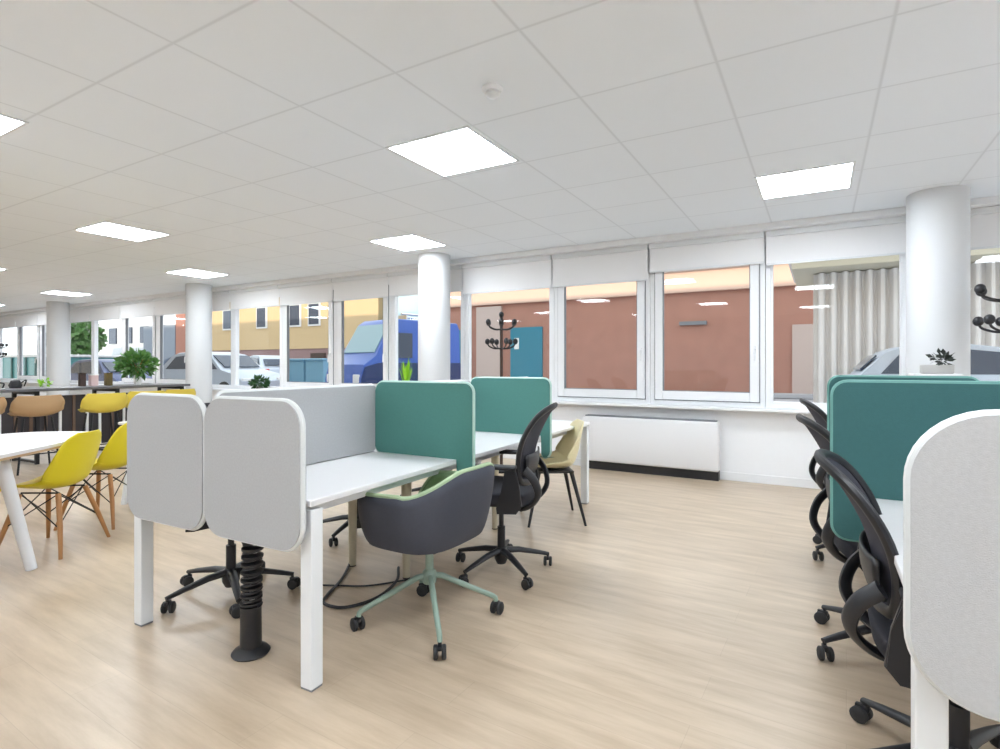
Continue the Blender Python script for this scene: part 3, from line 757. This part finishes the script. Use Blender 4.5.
# ---- sage tub chair
def tub_chair(label, loc, rotz):
    t = thing('tub_chair', label, 'armchair', loc, rotz)
    def rimz(a):      # a: angle from the front (+Y), 0..pi
        k = a / math.pi
        if k < 0.16: return 0.475
        if k < 0.34:
            q = (k - 0.16) / 0.18; q = q * q * (3 - 2 * q); return 0.475 + q * 0.19
        if k < 0.58:
            q = (k - 0.34) / 0.24; return 0.665 + 0.012 * q
        q = (k - 0.58) / 0.30; q = min(1, q); q = q * q * (3 - 2 * q)
        return 0.672 + q * 0.105
    def rad(a):
        # plan: wider than deep, squarish front
        c, s = abs(math.cos(a)), abs(math.sin(a))
        n = 3.2; rx, ry = 0.30, (0.275 if math.cos(a) > 0 else 0.235)
        return 1 / ((c / ry) ** n + (s / rx) ** n) ** (1 / n)
    def surf(inset, lift):
        def f(u, v):
            ang = v * 2 * math.pi - math.pi      # -pi..pi from front
            a = abs(ang); rz = rimz(a) + lift
            Rr = rad(ang) - inset
            s0 = 0.62
            zc = 0.415 + (inset and 0.022)
            if u < s0:
                q = u / s0; r = Rr * 0.87 * q; z = zc + 0.012 * q * q
            else:
                q = (u - s0) / (1 - s0)
                r = Rr * (0.87 + 0.13 * math.sin(q * math.pi / 2) + (0.05 * q * max(0, (rz - 0.55)) / 0.15))
                zz = zc + 0.012
                z = zz + (rz - zz) * (1 - math.cos(q * math.pi / 2)) if q < 1 else rz
                z = zz + (rz - zz) * (q ** 1.35)
            back = 0.03 * max(0, rz - 0.66) / 0.14 * (max(0, (u - s0) / (1 - s0))) if a > 1.9 else 0
            return Vector((r * math.sin(ang), r * math.cos(ang) - back * max(0, -math.cos(ang)), z))
        return f
    b = NB(); grid(b, surf(0.0, 0.0), 22, 64); bmesh.ops.remove_doubles(b, verts=b.verts[:], dist=0.0006)
    o = obj('outer_shell', b, TUB_GREY, t, True); solid(o, 0.012, 0)
    b = NB(); grid(b, surf(0.016, 0.006), 22, 64); bmesh.ops.remove_doubles(b, verts=b.verts[:], dist=0.0006)
    o = obj('upholstery', b, TUB_GREEN, t, True); solid(o, 0.014, 0)
    f = surf(0.008, 0.004); pts = [f(1.0, k / 96) for k in range(96)]
    b = NB(); tube(b, pts, 0.0115, 8, closed=True); obj('rim_piping', b, mat('pale_sage_piping', (0.36, 0.47, 0.29), 0.8), o, True)
    b = NB(); box(b, 0, 0, 0.395, 0.24, 0.24, 0.02, 0.008); obj('seat_plate', b, BLACK, t)
    b = NB(); lathe(b, [(0.020, 0.20), (0.020, 0.39)], 16)
    lathe(b, [(0.030, 0.195), (0.034, 0.205), (0.034, 0.25), (0.024, 0.262)], 20)
    for k in range(4):
        a = R(45 + 90 * k); c, s = math.cos(a), math.sin(a)
        tube(b, [(c * 0.02, s * 0.02, 0.232), (c * 0.06, s * 0.06, 0.225), (c * 0.322, s * 0.322, 0.095), (c * 0.333, s * 0.333, 0.085), (c * 0.335, s * 0.335, 0.07)], [0.0145, 0.0145, 0.0125, 0.012, 0.012], 10)
    obj('swivel_base', b, SAGE, t, True)
    for k in range(4):
        a = R(45 + 90 * k); caster(t, math.cos(a) * 0.335, math.sin(a) * 0.335, 0.075, a + 1.0 + k, r=0.031)
    return t
tub_chair('dark grey tub armchair with sage green lining on a sage castered base', (-1.65, 2.15, 0), R(90))

# ---- plastic shell chairs
def shell_fn(prof, widths, wing):
    P = catmull([(p[0], p[1], 0) for p in prof], 8); Wd = catmull([(q, 0, 0) for q in widths], 8); Wg = catmull([(q, 0, 0) for q in wing], 8)
    n = len(P) - 1
    def f(u, v):
        i = min(n, int(round(u * n))); p = P[i]; wd = Wd[i].x; wg = Wg[i].x
        x = (v * 2 - 1)
        a = P[max(0, i - 1)]; c = P[min(n, i + 1)]; tx, tz = c.x - a.x, c.y - a.y; L = math.hypot(tx, tz) or 1
        nx, nz = tz / L, -tx / L                     # normal towards the sitter
        if nx * 1 + nz * 1 < 0: nx, nz = -nx, -nz
        k = wg * abs(x) ** 2.4
        return Vector((x * wd, p.x + nx * k, p.y + nz * k))
    return f, n
def shell_obj(t, m, kw=1.0, kg=1.0):
    prof = [(0.235, 0.425), (0.20, 0.447), (0.08, 0.432), (-0.06, 0.425), (-0.155, 0.452), (-0.20, 0.54), (-0.222, 0.65), (-0.24, 0.75), (-0.252, 0.80)]
    widths = [0.17, 0.205, 0.222, 0.23, 0.228, 0.225, 0.21, 0.17, 0.10]
    wing = [0.0, 0.02, 0.045, 0.065, 0.085, 0.085, 0.055, 0.03, 0.01]
    f, n = shell_fn(prof, [q * kw for q in widths], [q * kg for q in wing])
    b = NB(); grid(b, f, n, 16); o = obj('seat_shell', b, m, t, True); solid(o, 0.008, 0); return o

def dining_chair(label, loc, rotz, m=YELLOW):
    t = thing('dining_chair', label, 'chair', loc, rotz, 'yellow shell chairs round the white table')
    shell_obj(t, m)
    b = NB()
    for sx in (-1, 1):
        tube(b, [(sx * 0.11, 0.12, 0.405), (sx * 0.12, -0.13, 0.405)], 0.006, 6)
        tube(b, [(sx * 0.11, 0.12, 0.40), (sx * 0.185, -0.175, 0.19)], 0.004, 6)
        tube(b, [(sx * 0.12, -0.13, 0.40), (sx * 0.185, 0.17, 0.19)], 0.004, 6)
    for sy in (-1, 1):
        tube(b, [(-0.12, sy * 0.12, 0.40), (0.18, sy * 0.17, 0.19)], 0.004, 6)
        tube(b, [(0.12, sy * 0.12, 0.40), (-0.18, sy * 0.17, 0.19)], 0.004, 6)
    obj('wire_brace', b, BLACK_METAL, t, True)
    for sx in (-1, 1):
        for sy in (-1, 1):
            b = NB(); tube(b, [(sx * 0.125, sy * 0.125 - 0.005, 0.40), (sx * 0.18, sy * 0.172 - 0.01, 0.2), (sx * 0.235, sy * 0.215 - 0.01, 0.0)], [0.0165, 0.0155, 0.011], 10)
            obj('leg', b, BEECH, t, True)
    return t
nd = (-0.84, -0.54)
dc = dining_chair('yellow shell chair with wooden legs at the white table, the nearer fully seen one', (-4.56, 1.72, 0), face(*nd))
dup(dc, (-4.98, 2.22, 0), face(*nd), 'yellow shell chair just behind the nearer one, beside the grey bench screen')
dup(dc, (-5.78, 1.42, 0), face(0.81, 0.58), 'yellow shell chair on the far side of the white table at the left edge')

# ---- cream chair
t = thing('side_chair', 'cream shell chair with black tapered legs at the far end of the left bench', 'chair', (-1.90, 4.11, 0), face(-0.85, -0.6))
o = shell_obj(t, CREAM, 1.06, 1.3)
for sx in (-1, 1):
    for sy in (-1, 1):
        b = NB(); tube(b, [(sx * 0.14, sy * 0.13, 0.41), (sx * 0.235, sy * 0.225, 0.0)], [0.018, 0.010], 10); obj('leg', b, BLACK, t, True)
b = NB(); box(b, 0, 0, 0.408, 0.32, 0.30, 0.018, 0.005); obj('seat_frame', b, BLACK, t)

# ================================================================ DINING CORNER
a_dir = Vector((-0.58, 0.81)).normalized(); n_dir = Vector((-0.65, -0.76)).normalized()
tcx, tcy = -4.33, 0.91
t = thing('dining_table', 'white boat-shaped dining table with splayed white legs and pale wood edge at left', 'table', (tcx, tcy, 0), math.atan2(a_dir.y, a_dir.x))
def boat(inset):
    pts = []
    for k in range(72):
        a = k / 72 * 2 * math.pi; n = 3.4; c, s = math.cos(a), math.sin(a)
        pts.append(((1.30 - inset) * math.copysign(abs(c) ** (2 / n), c), (0.45 - inset) * math.copysign(abs(s) ** (2 / n), s)))
    return pts
b = NB(); prism(b, boat(0), 0.724, 0.744, 'XY', bev=0.002); obj('tabletop', b, DESK_TOP, t)
b = NB(); prism(b, boat(0.004), 0.708, 0.7235, 'XY'); obj('wood_edge', b, mat('pale_ply_edge', (0.5, 0.33, 0.18), 0.5), t)
for sx in (-1, 1):
    for sy in (-1, 1):
        b = NB(); tube(b, [(sx * 0.33, sy * 0.30, 0.70), (sx * 0.38, sy * 0.44, 0.0)], [0.038, 0.030], 16); obj('leg', b, WHITE_METAL, t, True)
b = NB(); box(b, 0, 0, 0.69, 0.7, 0.06, 0.035, 0.004); box(b, -0.33, 0, 0.69, 0.06, 0.64, 0.035, 0.004); box(b, 0.33, 0, 0.69, 0.06, 0.64, 0.035, 0.004); obj('under_frame', b, WHITE_METAL, t)

t = thing('small_table', 'small white table with splayed legs behind the second yellow chair', 'table', (-5.1, 3.0, 0), 0.3)
b = NB(); prism(b, rr_outline(1.0, 0.7, 0.08), 0.722, 0.742, 'XY', bev=0.003); obj('tabletop', b, DESK_TOP, t)
for sx in (-1, 1):
    for sy in (-1, 1):
        b = NB(); tube(b, [(sx * 0.36, sy * 0.24, 0.722), (sx * 0.44, sy * 0.30, 0.0)], [0.034, 0.026], 14); obj('leg', b, WHITE_METAL, t, True)
# ---- bar counter with stools
t = thing('bar_counter', 'long dark bar counter with black frame legs in front of the far windows', 'counter', (-8.85, 3.0, 0), R(3.5))
b = NB(); box(b, 0, 0.0, 0.94, 0.70, 4.1, 0.035, 0.005); obj('countertop', b, DARKTOP, t)
for y in (-1.9, -0.9, 0.05, 1.0, 1.95):
    b = NB()
    for sx in (-1, 1): box(b, sx * 0.29, y, 0.46, 0.04, 0.04, 0.92)
    box(b, 0, y, 0.9, 0.56, 0.04, 0.04); box(b, 0, y, 0.03, 0.56, 0.04, 0.03)
    obj('leg_frame', b, BLACK_METAL, t)
b = NB(); box(b, 0.12, 0.2, 0.50, 0.02, 3.6, 0.70); obj('modesty_panel', b, mat('dark_slats', (0.035, 0.03, 0.035), 0.6), t)
for y in [-1.55 + 0.16 * k for k in range(22)]:
    b = NB(); box(b, 0.14, y, 0.50, 0.02, 0.03, 0.70); obj('slat', b, PVC if int(y * 100) % 3 == 0 else mat('brown_slat', (0.16, 0.10, 0.07), 0.6), t)

def bar_stool(label, loc, rotz, m):
    t = thing('bar_stool', label, 'stool', loc, rotz, 'shell stools at the dark counter')
    prof = [(0.20, 0.655), (0.17, 0.668), (0.06, 0.655), (-0.08, 0.652), (-0.16, 0.675), (-0.20, 0.74), (-0.215, 0.82), (-0.225, 0.90)]
    f, n = shell_fn(prof, [0.17, 0.20, 0.235, 0.245, 0.25, 0.25, 0.245, 0.20], [0, 0.015, 0.04, 0.06, 0.08, 0.085, 0.06, 0.03])
    b = NB(); grid(b, f, n, 12); o = obj('seat_shell', b, m, t, True); solid(o, 0.009, 0)
    for sx in (-1, 1):
        for sy in (-1, 1):
            b = NB(); tube(b, [(sx * 0.13, sy * 0.12, 0.64), (sx * 0.20, sy * 0.20, 0.0)], 0.011, 8); obj('leg', b, BLACK_METAL, t, True)
    b = NB(); tube(b, [(-0.176, -0.172, 0.22), (0.176, -0.172, 0.22), (0.176, 0.172, 0.22), (-0.176, 0.172, 0.22)], 0.008, 8, closed=True); obj('footrest', b, BLACK_METAL, t, True)
    return t
def set_shell(o, m):
    for ch in o.children:
        if ch.name.startswith('seat_shell'):
            ch.data = ch.data.copy(); ch.data.materials[0] = m
s0 = bar_stool('mustard yellow stool at the counter, nearest the right end', (-7.95, 3.52, 0), face(-1, 0.15), YELLOW_PALE)
dup(s0, (-8.12, 4.12, 0), face(-1, 0.3), 'mustard yellow stool at the counter just right of the nearest mustard one')
s = dup(s0, (-8.0, 2.28, 0), face(-1, -0.2), 'tan shell stool at the counter near the left edge'); set_shell(s, TAN)
s = dup(s0, (-8.05, 2.86, 0), face(-1, 0.1), 'tan shell stool at the counter, next to the mustard ones'); set_shell(s, TAN)
dup(s0, (-8.3, 4.62, 0), face(-1, 0.0), 'mustard stool seen just above the left grey screen')

# ---- things on the counter
def leafy(bm, c, r, n, size, flat=0.75):
    for _ in range(n):
        a = random.uniform(0, 6.28); u = random.uniform(-1, 1); rr = r * random.random() ** 0.45
        p = Vector(c) + Vector((rr * math.cos(a) * math.sqrt(1 - u * u), rr * math.sin(a) * math.sqrt(1 - u * u), rr * u * flat))
        d = (p - Vector(c)).normalized() + Vector((random.uniform(-.5, .5), random.uniform(-.5, .5), random.uniform(-.3, .5))); d.normalize()
        x = d.orthogonal().normalized(); x.rotate(Matrix.Rotation(random.uniform(0, 6.28), 3, d)); s = size * random.uniform(0.7, 1.3)
        q = [p, p + d * s * .5 + x * s * .28, p + d * s, p + d * s * .5 - x * s * .28]
        bm.faces.new([bm.verts.new(v) for v in q])
t = thing('branch_vase', 'bushy green leafy plant in a vase on the dark counter', 'plant', (-8.90, 4.42, 0.958))
b = NB(); lathe(b, [(0.04, 0), (0.055, 0.03), (0.05, 0.12), (0.03, 0.16)], 20); obj('vase', b, PAPER, t, True)
b = NB()
for k in range(7):
    a = k * 0.9; tube(b, [(0, 0, 0.10), (0.03 * math.cos(a), 0.03 * math.sin(a), 0.25), (0.15 * math.cos(a), 0.15 * math.sin(a), 0.38)], 0.005, 5)
obj('stems', b, BEECH, t)
b = NB(); leafy(b, (0, 0, 0.31), 0.23, 520, 0.09); obj('foliage', b, LEAF, t)
def small_box(name, label, cat, x, y, w, d, h, m, lidm=None, z=0.958):
    t = thing(name, label, cat, (x, y, z))
    b = NB(); box(b, 0, 0, h / 2, w, d, h, 0.004); obj('body', b, m, t)
    b = NB(); box(b, 0, 0, h + 0.008, w + 0.006, d + 0.006, 0.014, 0.003); obj('lid', b, lidm or m, t)
small_box('storage_tin', 'dark brown tin on the counter, left of the pair', 'tin', -8.95, 3.72, 0.07, 0.07, 0.17, DARK_BROWN)
small_box('storage_tin', 'pale pink carton between the two brown tins', 'carton', -8.95, 3.86, 0.09, 0.09, 0.15, mat('pale_pink_card', (0.7, 0.52, 0.5), 0.8), PAPER)
small_box('storage_tin', 'olive brown tin on the counter nearest the leafy plant', 'tin', -8.95, 4.05, 0.08, 0.08, 0.17, mat('olive_brown', (0.14, 0.10, 0.03), 0.5))
b = NB(); leafy(b, (0, 0, 0.06), 0.05, 40, 0.05); t = thing('herb_pot', 'tiny yellow green herb pot on the counter', 'plant', (-8.9, 3.28, 0.958)); obj('foliage', b, LIME, t)
b = NB(); lathe(b, [(0.025, 0), (0.032, 0.045)], 14); obj('pot', b, PAPER, t)
t = thing('tea_kettle', 'small black kettle on the counter left of the herb pot', 'kettle', (-8.95, 2.98, 0.958))
b = NB(); lathe(b, [(0.06, 0), (0.07, 0.04), (0.045, 0.10), (0.01, 0.115)], 20); obj('body', b, BLACK, t, True)
b = NB(); tube(b, catmull([(0.0, 0.05, 0.06), (0, 0.11, 0.10), (0, 0.09, 0.02)], 5), 0.008, 8); obj('handle', b, BLACK, t, True)
b = NB(); lathe(b, [(0.10, 0), (0.12, 0.004), (0.12, 0.008)], 24); t = thing('serving_tray', 'white tray with dark handle left of the kettle on the counter', 'tray', (-8.85, 2.72, 0.958)); obj('dish', b, PAPER, t, True)
b = NB(); tube(b, catmull([(0, -0.10, 0.01), (0, -0.10, 0.07), (0, 0.10, 0.07), (0, 0.10, 0.01)], 6), 0.009, 8); obj('handle', b, BLACK, t, True)
t = thing('shoulder_bag', 'rounded brown and pink bag on the counter at the left edge', 'bag', (-8.85, 2.42, 0.958))
b = NB(); lathe(b, [(0.10, 0), (0.13, 0.03), (0.12, 0.07), (0.09, 0.085)], 20); obj('lower_body', b, PINK, t, True)
b = NB(); lathe(b, [(0.088, 0.085), (0.085, 0.13), (0.06, 0.19), (0.015, 0.21)], 20); obj('flap', b, BROWN_BAG, t, True)

# ---- window-sill plants
t = thing('sill_shrub', 'low dark green shrub on the sill under the silver car window', 'plant', (-8.72, 6.38, 0.80))
b = NB(); lathe(b, [(0.05, 0), (0.065, 0.07), (0.06, 0.07)], 18); obj('pot', b, GREYPOT, t, True)
b = NB(); leafy(b, (0, 0, 0.14), 0.15, 260, 0.07, 0.6); obj('foliage', b, LEAF_DARK, t)
t = thing('snake_plant', 'bright lime green upright plant on the sill left of the second column', 'plant', (-5.33, 6.375, 0.80))
b = NB(); lathe(b, [(0.06, 0), (0.075, 0.20), (0.068, 0.20)], 20); obj('pot', b, DARK_BROWN, t, True)
b = NB()
for k in range(26):
    a = random.uniform(0, 6.28); r_ = random.uniform(0, 0.045); h_ = random.uniform(0.22, 0.42); dx, dy = math.cos(a), math.sin(a)
    p0 = Vector((r_ * dx, r_ * dy, 0.17)); p1 = p0 + Vector((dx * 0.04, dy * 0.04, h_ * 0.6)); p2 = p0 + Vector((dx * 0.08, dy * 0.05, h_))
    x = Vector((-dy, dx, 0)) * 0.018
    A = [b.verts.new(p) for p in (p0 - x * .6, p0 + x * .6, p1 + x, p1 - x, p2)]
    b.faces.new(A[:4]); b.faces.new((A[3], A[2], A[4]))
obj('foliage', b, LIME, t)

# ---- coat stands
def coat_stand(label, loc, rotz=0.0, pole=DARK_BROWN):
    t = thing('coat_stand', label, 'coat stand', loc, rotz, 'black coat stands by the windows')
    b = NB(); lathe(b, [(0.19, 0), (0.20, 0.015), (0.18, 0.03), (0.03, 0.05)], 32); obj('base', b, BLACK_METAL, t, True)
    b = NB(); tube(b, [(0, 0, 0.04), (0, 0, 1.78)], 0.022, 14); obj('pole', b, pole, t, True)
    b = NB(); bmesh.ops.create_uvsphere(b, u_segments=16, v_segments=10, radius=0.036, matrix=Matrix.Translation((0, 0, 1.80))); obj('finial', b, BLACK, t, True)
    for z, off, rr in ((1.66, 0, 0.21), (1.44, 0.35, 0.20)):
        for k in range(6):
            a = k * math.pi / 3 + off; c, s = math.cos(a), math.sin(a)
            b = NB(); tube(b, catmull([(c * 0.02, s * 0.02, z - 0.03), (c * 0.10, s * 0.10, z - 0.03), (c * rr * 0.9, s * rr * 0.9, z + 0.0), (c * rr, s * rr, z + 0.045)], 5), 0.009, 8)
            hk = obj('hook', b, BLACK, t, True)
            b = NB(); bmesh.ops.create_uvsphere(b, u_segments=14, v_segments=8, radius=0.036, matrix=Matrix.Translation((c * rr, s * rr, z + 0.05))); obj('knob', b, BLACK, hk, True)
    return t
cs = coat_stand('black coat stand with round knobs before the brick view, behind the teal screens', (-3.27, 5.65, 0))
cs.scale = (0.84, 0.84, 1.03)
dup(cs, (1.24, 5.45, 0), 0.3, 'coat stand cut by the right edge of the photo, beside the thick column').scale = (1, 1, 1.07)
dup(cs, (-17.9, 5.6, 0), 0.1, 'farthest coat stand, at the left edge beyond the counter')

# ---- cabinet and pot behind the right bench
t = thing('tall_cabinet', 'white cabinet standing in front of the thick column, top just showing', 'cabinet', (0.77, 5.40, 0))
b = NB(); box(b, 0, 0, 0.60, 0.30, 0.30, 1.18, 0.006); obj('carcass', b, DESK_TOP, t)
for s in (-1, 1):
    b = NB(); box(b, s * 0.073, -0.16, 0.60, 0.142, 0.018, 1.14, 0.003); d = obj('door', b, DESK_TOP, t)
    b = NB(); box(b, s * 0.02, -0.176, 0.7, 0.012, 0.014, 0.14, 0.003); obj('handle', b, CHROME, d)
t = thing('grey_planter', 'grey pot with a small dark plant peeping over the right teal screen', 'plant', (0.78, 5.38, 1.19))
b = NB(); box(b, 0, 0, 0.035, 0.20, 0.12, 0.07, 0.012); obj('pot', b, GREYPOT, t, True)
b = NB(); leafy(b, (0.03, 0, 0.11), 0.055, 70, 0.05); obj('foliage', b, mat('almost_black_leaf', (0.01, 0.018, 0.012), 0.5), t)
